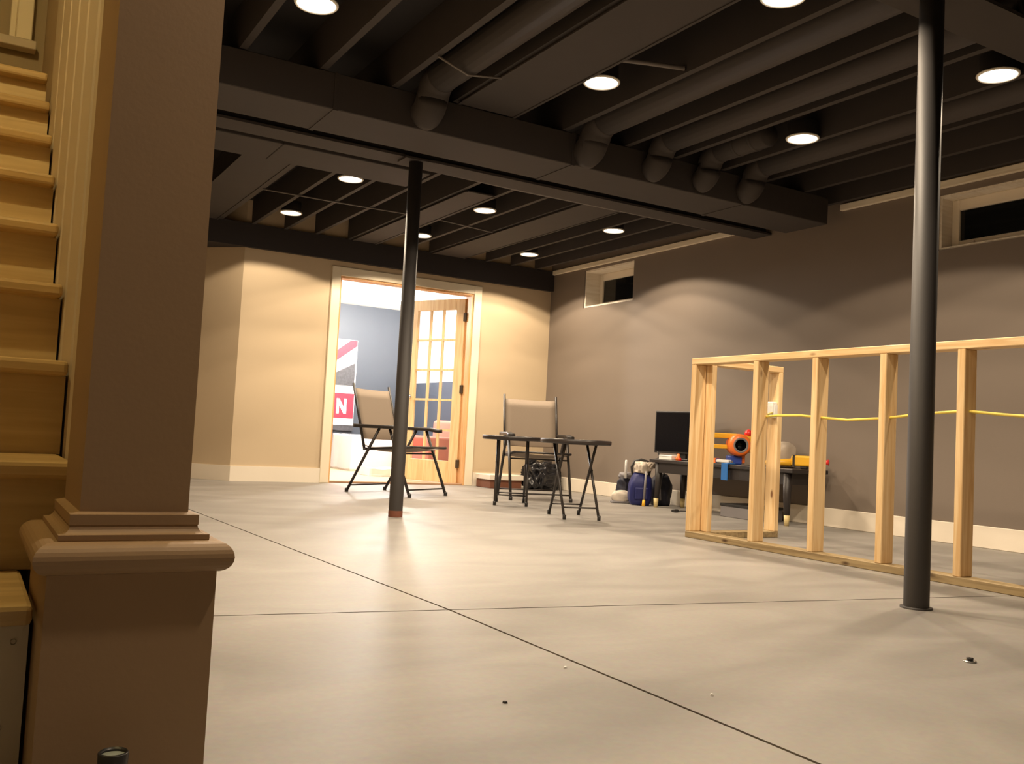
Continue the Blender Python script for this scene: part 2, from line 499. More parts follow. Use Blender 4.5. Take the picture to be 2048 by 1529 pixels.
# ------------------------------------------------------------------ the den beyond
DY1, DXA, DXB, DZC = 12.3, 2.4, 5.5, 2.27
tag(boxes('floor_den', [(DXA, DXB, YB + .13, DY1, -.05, 0)], 'denfloor'), 'light laminate floor beyond the doorway', kind='structure')
tag(boxes('wall_den', [(DXA, DXB, DY1, DY1 + .1, 0, 2.6), (DXA - .1, DXA, YB + .14, DY1, 0, 2.6), ], 'bluewall'), 'slate blue wall beyond the doorway', kind='structure')
tag(boxes('wall_den_right', [(DXB, DXB + .08, YB + .135, DY1 + .1, 0, 2.6)], 'denwhite'), 'white wall seen through the door glass', kind='structure')
tag(box('trim_5', (DXB - .03, DXB, YB + .3, DY1, 0, 1.22), 'bluewall'), 'blue grey wainscot seen through the door glass', kind='structure')
tag(boxes('ceiling_den', [(DXA, DXB, YB + .14, DY1, DZC, DZC + .08)], 'denwhite'), 'white ceiling beyond the doorway', kind='structure')
def added_den_light(x, y, lab):  # invented unseen fixture, added to brighten the den
    e = tag(empty('added_ceiling_fixture', (x, y, DZC)), lab, 'ceiling light', 'added flush lights in the den')
    lathe('dome', [(0, -.07), (.08, -.062), (.13, -.035), (.15, 0)], 'lens', e)
    lathe('collar', [(.15, -.012), (.165, -.012), (.165, 0), (.15, 0), (.15, -.012)], 'trimring', e)
    l = bpy.data.lights.new('added_den_bulb', 'POINT'); l.energy = DEN_W; l.color = DEN_COL; l.shadow_soft_size = .1
    lo = bpy.data.objects.new('added_den_bulb', l); COL.objects.link(lo); lo.parent = e; lo.location = (0, 0, -.19)
added_den_light(3.3, 10.6, 'added flush dome light, out of view left inside the den')
added_den_light(4.7, 10.9, 'added flush dome light, out of view right inside the den')

# printed sign on the blue wall
sg = tag(empty('wall_sign', (4.68, DY1 - .012, 0)), 'tall red and white sign with a letter N on the blue wall', 'sign')
sw = .9
box('board', (-sw, 0, -.012, .010, .58, 1.77), 'signwhite', sg)
def poly(name, pts, mat, y):
    bm = bmesh.new()
    a = [bm.verts.new((x, y, z)) for x, z in pts]; b = [bm.verts.new((x, y + .004, z)) for x, z in pts]
    bm.faces.new(a); bm.faces.new(b[::-1])
    n = len(pts)
    for i in range(n): bm.faces.new((a[i], b[i], b[(i + 1) % n], a[(i + 1) % n]))
    return obj(name, bm, mat, sg)
poly('red_stripe', [(-.62, 1.22), (-.62, 1.36), (-.10, 1.765), (-.005, 1.765), (-.005, 1.69)], 'signred', -.017)
poly('dark_corner', [(-.62, 1.13), (-.02, 1.13), (-.02, 1.45)], 'signdark', -.017)
poly('red_panel', [(-.89, .675), (-.01, .675), (-.01, 1.02), (-.89, 1.02)], 'signred', -.017)
poly('dark_foot', [(-.89, .515), (0, .50), (0, .575), (-.89, .575)], 'signdark', -.014)
nx0, nx1, nz0, nz1, nt = -.26, -.115, .735, .945, .038
poly('letter_n', [(nx0, nz0), (nx0 + nt, nz0), (nx0 + nt, nz1 - .09), (nx1 - nt, nz0), (nx1, nz0), (nx1, nz1), (nx1 - nt, nz1), (nx1 - nt, nz0 + .09), (nx0 + nt, nz1), (nx0, nz1)], 'signwhite', -.022)

# draped furniture on the den floor
def draped(name, b, lab, cat, seed, mat='cloth', amp=.012):
    bm = bmesh.new()
    addbox(bm, b[0], b[1], b[2], b[3], 0.0, b[4])
    bmesh.ops.subdivide_edges(bm, edges=bm.edges[:], cuts=14, use_grid_fill=True)
    cx, cy = (b[0] + b[1]) / 2, (b[2] + b[3]) / 2
    for v in bm.verts:
        n = noise.noise(Vector((v.co.x * 6 + seed, v.co.y * 6, v.co.z * 2)))
        k = 1 - v.co.z / b[4]
        v.co.x += (v.co.x - cx) * k * .06 + n * amp
        v.co.y += (v.co.y - cy) * k * .06 + n * amp * 1.6
        if v.co.z > .02: v.co.z += n * amp
        v.co.x -= cx; v.co.y -= cy
    return tag(obj(name, bm, mat, None, (cx, cy, 0), smooth=True), lab, cat)
draped('draped_table', (4.28, 4.92, 11.2, 11.95, .46), 'low table under a white drop cloth below the sign', 'table', 3)
draped('draped_box', (4.99, 5.30, 11.35, 11.8, .40), 'low box under a white cloth behind the patio chair', 'box', 8)
draped('cloth_heap', (4.10, 4.52, 10.1, 10.45, .09), 'crumpled white cloth on the floor past the threshold', 'cloth', 12, amp=.03)
sf = tag(empty('armchair', (4.97, 10.35, 0), math.radians(100)), 'salmon upholstered armchair seen through the door glass', 'armchair')
box('seat', (-.38, .38, -.36, .38, .06, .42), 'salmon', sf, .05, 3, smooth=True)
box('backrest', (-.38, .38, -.46, -.28, .10, .82), 'salmon', sf, .05, 3, smooth=True)
box('armrest', (-.50, -.36, -.44, .38, .06, .58), 'salmon', sf, .05, 3, smooth=True)
box('armrest', (.36, .50, -.44, .38, .06, .58), 'salmon', sf, .05, 3, smooth=True)
sf.scale = (.8, .8, .85)
for sx in (-1, 1):
    for sy in (-1, 1): box('foot', (sx * .40 - .03, sx * .40 + .03, sy * .33 - .03, sy * .33 + .03, 0, .08), 'blackplastic', sf)

# ------------------------------------------------------------------ beams, posts and ducts overhead
bmE = tag(empty('steel_beam', (0, 5.5, 2.30)), 'dark steel beam carried by the far support column', 'beam')
box('bottom_flange', (XL, XR, -.07, .13, 0, .016), 'black', bmE)
box('top_flange', (XL, XR, -.13, .13, .234, .25), 'black', bmE)
box('web', (XL, XR, -.006, .006, .016, .234), 'black', bmE)
bm2 = tag(empty('steel_beam', (0, 2.21, 2.30)), 'dark steel beam carried by the near support column', 'beam')
box('bottom_flange', (XL, XR, -.12, .12, 0, .016), 'black', bm2)
box('web', (XL, XR, -.006, .006, .016, .10), 'black', bm2)

def post(x, y, lab, rust):
    e = tag(empty('support_column', (x, y, 0)), lab, 'column', 'round steel support columns')
    lathe('pole', [(.0445, .0), (.0445, 2.286), (0, 2.286)], 'steel', e, n=32)
    box('cap_plate', (-.10, .10, -.07, .07, 2.286, 2.299), 'black', e)
    if rust: lathe('rusty_foot', [(.0455, 0), (.0455, .035), (.0447, .04)], 'rust', e, n=32)
    else: lathe('foot_collar', [(.056, 0), (.056, .006), (.0447, .007)], 'steel', e, n=32)
post(2.404, 5.463, 'dark round steel column with a rusty foot near the patio chair', True)
post(3.038, 2.18, 'near dark round steel column in front of the stud wall', False)

dz0, dz1 = 2.20, 2.395
t1 = tag(empty('trunk_duct', (0, 4.80, dz0)), 'long boxed duct running in front of the far steel beam', 'duct')
for a, b in ((XL, 1.55), (1.55, 3.05), (3.05, 4.45), (4.45, 5.29)):
    box('duct_section', (a + .001, b - .001, -.20, .20, 0, dz1 - dz0), 'black', t1, .004)
for a in (1.55, 3.05, 4.45):
    boxes('seam_band', [(a - .012, a + .012, -.204, .204, -.004, .0005), (a - .012, a + .012, -.204, -.2, 0, dz1 - dz0), (a - .012, a + .012, .2, .204, 0, dz1 - dz0)], 'black', t1)
t2 = tag(empty('trunk_duct', (0, 5.91, 2.30)), 'shorter boxed duct behind the far steel beam', 'duct')
box('duct_section', (XL, 1.60, -.21, .20, 0, .095), 'black', t2, .004)
box('duct_section', (1.602, 2.62, -.21, .20, 0, .095), 'black', t2, .004)

def pan(x0, x1, y0, y1, lab, z=2.385):
    e = tag(empty('joist_duct', ((x0 + x1) / 2, y0, z)), lab, 'duct')
    w = (x1 - x0) / 2
    box('pan', (-w, w, 0, y1 - y0, 0, .012), 'black', e, .002)
    for s in (-1, 1):
        box('flange', (s * w - .008, s * w + .008, 0, y1 - y0, -.005, .0), 'black', e)
pan(2.25, 2.605, -1.4, 4.57, 'wide flat duct beside the bright ceiling light')
pan(3.16, 3.40, 6.2, 8.6, 'narrow flat duct behind the far column')
pan(4.04, 4.40, 5.70, 8.62, 'wide flat duct between the far ceiling lights')
pan(1.52, 1.86, 6.13, 8.62, 'wide flat duct beyond the tan square column')

def round_duct(x, y_end, z, r, ydown, zin, lab):
    """pipe in a joist bay that elbows down into the trunk"""
    e = tag(empty('round_duct', (x, 4.60, z)), lab, 'duct', 'round ducts joining the trunk')
    pts = [(0, y_end - 4.60, 0), (0, ydown - 4.60 - r * 1.3, 0)]
    bm = bmesh.new(); addtube(bm, pts, r, 18); obj('pipe', bm, 'black', e, smooth=True)
    q = []
    R0 = r * 1.3
    y0 = ydown - 4.60 - R0
    for k in range(0, 7):
        a = math.pi / 2 * k / 6
        q.append((0, y0 + R0 * math.sin(a), -R0 + R0 * math.cos(a)))
    ye, ze, R1 = q[-1][1], zin - z, r * 1.05
    for k in range(0, 7):
        a = math.pi / 2 * k / 6
        q.append((0, ye + R1 - R1 * math.cos(a), ze + R1 - R1 * math.sin(a)))
    bm = bmesh.new(); addtube(bm, q, r * 1.03, 18); obj('elbow', bm, 'black', e, smooth=True)
    for f in (.25, .6):
        yy = pts[0][1] + (pts[1][1] - pts[0][1]) * f
        bm = bmesh.new(); addtube(bm, [(0, yy - .012, 0), (0, yy + .012, 0)], r * 1.05, 18); obj('joint_band', bm, 'black', e, smooth=True)
round_duct(2.06, -1.2, 2.44, .085, 4.515, 2.285, 'round duct elbowing down nearest the square column')
round_duct(3.14, -1.2, 2.44, .090, 4.515, 2.285, 'round duct elbow just right of the bright ceiling light')
round_duct(3.65, -1.2, 2.44, .080, 4.515, 2.285, 'middle round duct elbow along the trunk')
round_duct(4.06, 4.0, 2.45, .075, 4.515, 2.285, 'fourth round duct elbow along the trunk')
round_duct(4.46, -1.2, 2.44, .080, 4.515, 2.285, 'round duct elbow nearest the taupe wall')

def cable(pts, r, lab, mat='foil'):
    return tag(tube('ceiling_cable', pts, r, mat, None, 8), lab, 'cable')
cable([(1.9, 7.27, 2.393), (2.5, 7.262, 2.392), (3.12, 7.235, 2.393)], .006, 'thin cable stapled under the far joists left')
cable([(3.45, 7.238, 2.393), (3.75, 7.28, 2.392), (4.03, 7.34, 2.393)], .006, 'thin cable stapled under the far joists right')
cable([(1.875, 4.07, 2.393), (2.05, 4.08, 2.345), (2.245, 4.085, 2.378)], .006, 'thin strap crossing the first round duct')
cable([(2.62, 3.62, 2.42), (2.8, 3.60, 2.44), (2.96, 3.50, 2.42)], .012, 'grey cable crossing a joist bay near the bright light')
cable([(2.63, 5.78, 2.37), (3.4, 5.80, 2.365), (4.6, 5.80, 2.37), (5.5, 5.8, 2.37)], .022, 'dark pipe running behind the far steel beam')

# ------------------------------------------------------------------ recessed lights
def make_can():
    e = empty('recessed_light')
    lathe('trim_ring', [(.083, .003), (.085, -.006), (.092, -.008), (.097, -.002), (.097, .003), (.083, .003)], 'trimring', e)
    lathe('lens', [(0, -.006), (.05, -.005), (.084, .001)], 'lens', e)
    lathe('housing', [(.092, .003), (.088, .006), (.088, .09), (0, .09)], 'black', e)
    return e
can0 = make_can()
cans = [(2.335, 7.94, 138, 1.5, 'ceiling light nearest the shallow recess corner of the tan wall'),
        (3.603, 7.96, 130, 1.25, 'ceiling light half hidden behind the far column'),
        (4.82, 7.99, 126, 1.25, 'ceiling light nearest the far window'),
        (2.352, 6.53, 124, 1.0, 'ceiling light just past the shorter boxed duct'),
        (3.581, 6.68, 124, 1.0, 'ceiling light just right of the far column'),
        (4.80, 6.54, 122, 1.15, 'ceiling light before the scalloped taupe wall'),
        (1.20, 3.905, 124, 1.0, 'ceiling light at the top edge beside the square column'),
        (2.712, 3.86, 124, 1.35, 'brightest ceiling light beside the wide flat duct'),
        (4.157, 3.824, 122, .8, 'ceiling light above the stud wall corner'),
        (4.149, 2.61, 122, .8, 'ceiling light right of the near column'),
        (1.20, 2.65, 124, .4, 'added ceiling light out of view above the long floor joint'),  # invented light, added out of frame for the near floor
        (1.15, .95, 130, .20, 'added ceiling light out of view before the square column'),  # invented light, added out of frame for the column front
        (2.754, 2.66, 124, .8, 'ceiling light cut by the top edge left of the near column')]
for i, (x, y, a, k, lab) in enumerate(cans):
    e = can0 if i == 0 else copy_tree(can0)
    e.location = (x, y, ZJ)
    tag(e, lab, 'ceiling light', 'round recessed ceiling lights')
    l = bpy.data.lights.new('can_bulb', 'SPOT')
    l.energy = LAMP_W * k; l.color = LAMP_COL; l.spot_size = math.radians(a); l.spot_blend = .07; l.shadow_soft_size = .05
    lo = bpy.data.objects.new('can_bulb', l); COL.objects.link(lo); lo.parent = e; lo.location = (0, 0, -.02)

# ------------------------------------------------------------------ stairs and panelled stair wall
st = tag(empty('staircase', (0, 1.51, 0)), 'oak staircase climbing behind the square column', 'staircase')
rise, run = .186, .28
z = .28; y = 0.0
n_st = 9
for i in range(n_st):
    xr = .104 if i == 0 else .172
    box('tread', (-1.04, xr, y - .048, y + run + (.0 if i < n_st - 1 else 1.6), z - .03, z), 'tread', st, .008, 2)
    box('riser', (-1.04, xr, y, y + .018, (0 if i == 0 else z - rise), z - .03), 'primer' if i == 0 else 'riser', st)
    y += run; z += rise
for (px, pz) in ((.055, .05), (.075, .10), (.06, .17), (.085, .22)):
    lathe('nail_head', [(0, -.0015), (.004, -.001), (.004, .001)], 'hinge', st, (px, -.001, pz), 8, (math.pi / 2, 0, 0))

pw = tag(empty('trim_4', (.195, 1.66, 0)), 'grey beige vertical panelling beside the stairs', kind='structure')
yy = 0.0
for k, wd in enumerate((.13, .25, .25, .27, .30, .33, .36)):
    box('panel_board', (-.018, 0, yy + .02, yy + wd - .02, .2, 3.58), 'panel', pw, .006)
    yy += wd
tl = tag(empty('stair_door_frame', (.02, 4.70, 1.80)), 'yellow lit casing at the head of the stairs', 'door frame')
box('casing', (.055, .12, -.02, .04, .42, 2.3), 'cream', tl, .004)
box('inner_stop', (.03, .055, -.005, .04, .42, 2.3), 'cream', tl, .003)
box('sill', (-.8, .14, -.03, .04, .38, .42), 'panel', tl, .003)

sl = tag(empty('added_stair_lamp', (-.50, 1.46, 4.30)), 'added warm globe pendant, out of view above the stairs', 'lamp')  # invented unseen pendant, added to light the risers warmly
lathe('globe', [(0, -1.16), (.06, -1.145), (.09, -1.10), (.09, -1.06), (.05, -1.01), (.03, -1.0)], emissive('warm globe', STAIR_COL, 4), sl)
lathe('canopy', [(.06, -.02), (.06, 0), (0, 0)], 'trimring', sl)
bm = bmesh.new(); addtube(bm, [(0, 0, -.02), (0, 0, -1.0)], .005, 8); obj('cord', bm, 'blackplastic', sl)
l = bpy.data.lights.new('added_stair_bulb', 'POINT'); l.energy = STAIR_W; l.color = STAIR_COL; l.shadow_soft_size = .03
lo = bpy.data.objects.new('added_stair_bulb', l); COL.objects.link(lo); lo.parent = sl; lo.location = (0, 0, -1.20)

# ------------------------------------------------------------------ square column on its pedestal
sc = tag(empty('square_column', (0, 0, 0)), 'large tan square column on a moulded pedestal in the foreground', 'column')
SX0, SX1, SY0, SY1 = .147, .2905, 1.40, 1.62
rect_sweep('shaft', [(0, .41), (0, ZJ)], (SX0, SX1, SY0, SY1), 'column', sc)
prof = [(.0375, .334)]
for k in range(0, 13):
    a = -math.pi / 2 + math.pi * k / 12
    prof.append((.0355 + .0215 * math.cos(a), .3565 + .0215 * math.sin(a)))
prof += [(.026, .378), (.0265, .3795), (.0265, .3865), (.0235, .3865)]
for k in range(0, 7):
    a = math.pi / 2 * k / 6
    prof.append((.012 + .0115 * (1 - math.sin(a)), .3865 + .012 * (1 - math.cos(a))))
prof += [(.013, .399), (.013, .413), (.001, .416)]
rect_sweep('moulding', prof, (SX0, SX1, SY0, SY1), 'column', sc)
rect_sweep('pedestal', [(.0375, 0), (.0375, .335)], (SX0, SX1, SY0, SY1), 'column', sc)

# small torch leaning on the pedestal
tm = tag(empty('flashlight', (.193, 1.245, 0)), 'small black flashlight with a grey lens at the pedestal foot', 'flashlight')
tm.rotation_euler = (math.radians(-28), 0, 0)
lathe('barrel', [(0, .006), (.011, .006), (.0125, .01), (.0125, .085), (.015, .09)], 'blackplastic', tm)
lathe('head', [(.015, .088), (.021, .10), (.022, .128), (.0195, .130), (.0185, .124)], 'blackplastic', tm)
lathe('lens', [(0, .1255), (.0185, .1245)], 'tapegrey', tm)
tm.location = (.196, 1.285, 0); tm.rotation_euler = (0, 0, 0); tm.scale = (.85, .85, .95)

# ------------------------------------------------------------------ framed half wall
hwl = tag(empty('stud_wall', (3.77, 4.28, 0)), 'bare pine framed half wall with a short return', 'framing')
HT = 1.075
def stud(y, parent=hwl):
    box('stud', (3.771 - 3.77, .088, y - 4.28 - .038, y - 4.28, .038, HT - .038), 'pine_z', parent, .003)
for yy in (4.28, 3.77, 3.352, 2.938, 2.533, 2.125, 1.72, 1.31):
    stud(yy)
box('top_plate', (0, .089, -3.1, 0, HT - .038, HT), 'pine_y', hwl, .003)
box('sole_plate', (0, .089, -3.1, 0, 0, .038), 'treated', hwl, .003)
# return leg
box('top_plate', (.0895, .69, -.089, 0, HT - .038, HT), 'pine_x', hwl, .003)
box('sole_plate', (.0895, .69, -.089, 0, 0, .038), 'treated', hwl, .003)
box('stud', (.652, .69, -.089, 0, .038, HT - .038), 'pine_z', hwl, .003)
box('stud', (.09, .128, -.089, 0, .038, HT - .038), 'pine_z', hwl, .003)
eb = tag(empty('outlet_box', (4.405, 4.225, .80)), 'white electrical box nailed to the end stud', 'outlet box')
box('shell', (-.03, .016, -.028, .028, -.05, .05), 'boxwhite', eb, .006, 2)
box('nail_tab', (-.01, .014, -.032, -.028, -.03, .03), 'boxwhite', eb)

pts = []
for i, yv in enumerate([4.20, 3.95, 3.77, 3.62, 3.45, 3.33, 3.15, 2.92, 2.75, 2.515, 2.33, 2.11, 1.9, 1.70, 1.5, 1.30]):
    zv = [.78, .745, .73, .735, .737, .728, .716, .728, .748, .764, .748, .735, .73, .735, .73, .735][i]
    xv = 3.81 if i > 2 else [4.38, 4.05, 3.86][i]
    pts.append((xv, yv, zv))
tag(tube('electrical_cable', pts, .0065, 'yellowcable', None, 8), 'yellow electrical cable threaded through the studs', 'cable')

# ------------------------------------------------------------------ patio chairs
def sheet(name, pts, w, mat, parent, th=.006, sag=.0):
    """sling: strip following pts (y,z), spanning -w..w in x, sagging in the middle"""
    bm = bmesh.new()
    nx = 8
    rows = []
    for (y, z) in pts:
        rows.append([bm.verts.new((-w + 2 * w * k / nx, y, z - sag * (1 - (2 * k / nx - 1) ** 2))) for k in range(nx + 1)])
    for i in range(len(rows) - 1):
        for k in range(nx):
            bm.faces.new((rows[i][k], rows[i][k + 1], rows[i + 1][k + 1], rows[i + 1][k]))
    bmesh.ops.recalc_face_normals(bm, faces=bm.faces)
    geom = bmesh.ops.extrude_face_region(bm, geom=bm.faces[:])
    for v in [g for g in geom['geom'] if isinstance(g, bmesh.types.BMVert)]:
        v.co.z -= th; v.co.y -= th * .3
    return obj(name, bm, mat, parent, smooth=True)

def make_chair():
    e = empty('patio_chair')
    w = .265
    A, B = Vector((-.11, .365)), Vector((-.275, .935))        # back post foot and head (y,z)
    for s in (-1, 1):
        x = s * w
        tube('back_post', [(x * .93, A.x, A.y), (x * .93, B.x, B.y)], .0115, 'blackmetal', e)
        rl = tube('rear_leg', [(x, .05, .555), (x, -.265, .008)], .0125, 'blackmetal', e)
        fl_ = tube('front_leg', [(x, .16, .555), (x, .40, .008)], .0125, 'blackmetal', e)
        tube('seat_rail', [(x * .93, -.12, .375), (x * .93, .39, .415)], .0115, 'blackmetal', e)
        bm = bmesh.new()
        prof = [(-.22, .018), (-.20, .024), (.05, .025), (.20, .029), (.28, .036), (.31, .030), (.32, .012)]
        loops = []
        for (yy, hw) in prof:
            zz = .57 - (.012 if yy > .27 else 0)
            loops.append([bm.verts.new((x + a * hw, yy, zz + b * .015)) for a, b in ((-1, -1), (1, -1), (1, .6), (.6, 1), (-.6, 1), (-1, .6))])
        for i in range(len(loops) - 1):
            for k in range(6): bm.faces.new((loops[i][k], loops[i][(k + 1) % 6], loops[i + 1][(k + 1) % 6], loops[i + 1][k]))
        bm.faces.new(loops[0]); bm.faces.new(loops[-1])
        obj('armrest', bm, 'blackmetal', e, smooth=True)
        for (yy, zz, lg) in ((-.265, .0, rl), (.40, .0, fl_)):
            lathe('foot_cap', [(0, 0), (.016, 0), (.016, .03), (.012, .032)], 'blackplastic', lg, (x, yy, zz), 12)
    tube('rear_stretcher', [(-w, -.235, .06), (w, -.235, .06)], .007, 'blackmetal', e)
    tube('front_stretcher', [(-w, .375, .06), (w, .375, .06)], .007, 'blackmetal', e)
    tube('seat_brace', [(-w, .245, .355), (w, .245, .355)], .007, 'blackmetal', e)
    tube('back_brace', [(-w, -.10, .372), (w, -.10, .372)], .007, 'blackmetal', e)
    tube('seat_front_bar', [(-w * .93, .39, .415), (w * .93, .39, .415)], .009, 'blackmetal', e)
    d = (B - A)
    bp = [(A.x + d.x * t, A.y + d.y * t) for t in (.18, .35, .5, .65, .8, .93)]
    sheet('back_sling', [(y + .004, z) for y, z in bp], w * .90, 'sling', e, sag=.004)
    sheet('seat_sling', [(-.115, .41), (-.05, .385), (.05, .382), (.15, .388), (.25, .398), (.34, .412), (.395, .420)], w * .90, 'sling', e, sag=.022)
    return e
ch = make_chair()
f1 = math.atan2(-.87, .49) - math.pi / 2
ch.location = (3.232, 7.485, 0); ch.rotation_euler = (0, 0, f1)
tag(ch, 'tan sling patio chair standing before the glass door', 'chair', 'folding patio chairs')
ch2 = copy_tree(ch)
f2 = math.atan2(-.52, -.19) - math.pi / 2
ch2.rotation_euler = (0, 0, f2)
fr = Vector((-.343, -.939))
mid = Vector((4.326, 6.768))
ch2.location = (mid.x - fr.x * .40, mid.y - fr.y * .40, 0)
tag(ch2, 'tan sling patio chair facing the two small tables', 'chair', 'folding patio chairs')

# ------------------------------------------------------------------ small folding tables
def make_table():
    e = empty('folding_table')
    H = .535
    lathe('table_top', [(0, H - .012), (.23, H - .012), (.245, H - .02), (.252, H - .012), (.252, H + .008), (.246, H + .014), (0, H + .014)], 'tabletop', e, n=40)
    for s in (-1, 1):
        x = s * .125
        la = tube('leg', [(x, -.20, .006), (x, .115, H - .015)], .0095, 'blackmetal', e)
        lb = tube('leg', [(x * .9, .20, .006), (x * .9, -.115, H - .015)], .0095, 'blackmetal', e)
        for yy, xx, lg in ((-.20, x, la), (.20, x * .9, lb)):
            lathe('foot_cap', [(0, 0), (.012, 0), (.013, .03), (.009, .034)], 'blackplastic', lg, (xx, yy, 0), 10)
        tube('pivot_bolt', [(x * .85, .0, .333), (x * 1.08, .0, .333)], .008, 'blackmetal', e)
    tube('stretcher', [(-.125, -.155, .08), (.125, -.155, .08)], .006, 'blackmetal', e)
    tube('stretcher', [(-.1125, .155, .08), (.1125, .155, .08)], .006, 'blackmetal', e)
    for yy in (-.115, .115):
        tube('top_rail', [(-.125, yy, H - .017), (.125, yy, H - .017)], .006, 'blackmetal', e)
    return e
tb = make_table()
tb.location = (3.745, 5.435, 0); tb.rotation_euler = (0, 0, math.radians(-16))
tag(tb, 'small round black folding table, nearer of the two', 'table', 'round folding tables')
tb2 = copy_tree(tb)
tb2.location = (3.85, 6.48, 0); tb2.rotation_euler = (0, 0, math.radians(-30))
tag(tb2, 'small round black folding table, farther of the two', 'table', 'round folding tables')

# ------------------------------------------------------------------ low black bench with things on it
BT = .415
bn = tag(empty('low_bench', (5.35, 5.55, 0)), 'low black bench with pale tipped legs against the taupe wall', 'bench')
box('top', (-.185, .195, -.81, .81, BT - .03, BT), 'bench', bn, .004)
box('apron', (-.165, -.145, -.74, .74, BT - .115, BT - .03), 'bench', bn)
box('apron', (.155, .175, -.74, .74, BT - .115, BT - .03), 'bench', bn)
box('apron', (-.145, .155, -.76, -.74, BT - .115, BT - .03), 'bench', bn)
box('apron', (-.145, .155, .74, .76, BT - .115, BT - .03), 'bench', bn)
for sx in (-1, 1):
    for sy in (-1, 1):
        x, y = sx * .15, sy * .74
        bm = bmesh.new(); addtube(bm, [(x * .95, y * .985, BT - .03), (x * .95, y * .985, .2), (x, y, .075)], [.034, .028, .021], 12)
        lg = obj('leg', bm, 'bench', bn, smooth=True)
        bm = bmesh.new(); addtube(bm, [(x, y, .078), (x, y, 0)], [.022, .017], 12)
        obj('leg_tip', bm, 'brass', lg, smooth=True)

tv = tag(empty('television', (5.36, 6.17, BT), math.radians(90)), 'black flat screen television on the low bench', 'television')
# local x runs along the wall, -y faces... screen faces the room
tv.rotation_euler = (0, 0, math.radians(-82))
box('bezel', (-.30, .30, -.02, .03, .055, .425), 'blackplastic', tv, .006, 2)
box('screen', (-.285, .285, -.0225, -.019, .072, .41), 'screen', tv)
box('neck', (-.05, .05, -.005, .025, .012, .06), 'blackplastic', tv)
box('foot', (-.14, .14, -.08, .09, 0, .014), 'blackplastic', tv, .004)
wb = tag(empty('white_box', (5.215, 6.17, BT)), 'slim white box lying before the television', 'box')
box('body', (-.035, .035, -.085, .085, 0, .04), 'boxwhite', wb, .004)
box('lid_seam', (-.0355, .0355, -.0855, .0855, .026, .029), 'toygrey', wb)
ob = tag(empty('orange_toy', (5.22, 6.045, BT)), 'small orange toy piece beside the slim white box', 'toy')
lathe('body', [(0, 0), (.022, 0), (.024, .02), (.014, .035), (.012, .055), (0, .058)], 'orange', ob)
box('tab', (-.012, .012, -.03, -.016, 0, .02), 'toyred', ob, .003)
mo = tag(empty('small_stand', (5.22, 6.31, BT)), 'tiny black curved stand at the bench far end', 'stand')
tube('arm', [(0, 0, 0), (0, -.015, .025), (0, -.005, .05), (0, .012, .062)], .006, 'blackplastic', mo)
lathe('foot', [(0, 0), (.02, 0), (.02, .006), (0, .008)], 'blackplastic', mo)

# big toy blaster, muzzle to the viewer
bl = tag(empty('toy_blaster', (5.33, 5.47, BT), math.radians(-118)), 'orange and yellow toy blaster with a wide dark muzzle', 'toy')
# local x = barrel direction (towards viewer)
lathe('drum', [(0, -.10), (.065, -.10), (.085, -.07), (.09, .0), (.088, .05), (.074, .07), (.058, .072)], 'orange', bl, (0.03, 0, .155), 24, (0, math.pi / 2, 0))
lathe('bore', [(.045, .066), (.042, .0), (0, -.01)], 'screen', bl, (0.03, 0, .155), 24, (0, math.pi / 2, 0))
lathe('muzzle', [(.062, .070), (.056, .076), (.045, .066)], 'toygrey', bl, (0.03, 0, .155), 24, (0, math.pi / 2, 0))
box('upper_rail', (-.06, .02, -.26, .0, .205, .245), 'toyyellow', bl, .008, 2)
box('lower_rail', (-.06, .02, -.26, .0, .12, .155), 'toyyellow', bl, .008, 2)
box('rear_body', (-.10, .0, .05, .17, .10, .235), 'toyyellow', bl, .02, 2)
box('rear_grip', (-.07, -.03, -.24, -.19, .155, .205), 'orange', bl, .005)
box('handle', (-.05, .05, -.08, .03, 0, .07), 'toyblue', bl, .012, 2)
box('trigger_leg', (-.04, .03, .02, .06, .01, .09), 'orange', bl, .01, 2)
rd = lathe('red_knob', [(0, 0), (.03, 0), (.033, .018), (.024, .042), (0, .052)], 'toyred', bl, (-.04, .10, .235), 18)

wt = tag(empty('toy_pistol', (5.21, 5.56, BT), math.radians(90)), 'small blue and white toy pistol at the bench edge', 'toy')
box('barrel', (-.14, .03, -.02, .02, .01, .035), 'boxwhite', wt, .005)
box('body', (-.01, .13, -.022, .022, .006, .042), 'toyblue', wt, .006)
box('grip', (.07, .12, -.06, -.02, .004, .030), 'toyblue', wt, .006)
box('tip', (-.165, -.14, -.012, .012, .012, .032), 'toygrey', wt, .004)
box('orange_band', (.0, .02, -.0235, .0235, .005, .0435), 'orange', wt)

bs = tag(empty('blue_sleeve', (5.148, 5.42, .29)), 'bright blue sleeve hanging over the bench front', 'sleeve')
box('front_flap', (.002, .012, -.035, .035, 0, BT - .29 + .006), 'brightblue', bs, .003)
box('top_flap', (.002, .09, -.035, .035, BT - .29 + .001, BT - .29 + .010), 'brightblue', bs, .003)

hat = tag(empty('felt_cap', (5.44, 5.10, BT)), 'grey beige soft cap behind the studs', 'cap')
blob('crown', (.20, .20, .20), 'felt', hat, amp=.10, freq=2.0, seed=4)
lathe('brim', [(0, .004), (.085, .004), (.10, .010), (.102, .016), (.08, .02), (0, .02)], 'felt', hat)
box('orange_badge', (-.085, -.07, .02, .07, .085, .115), 'orange', hat, .004)

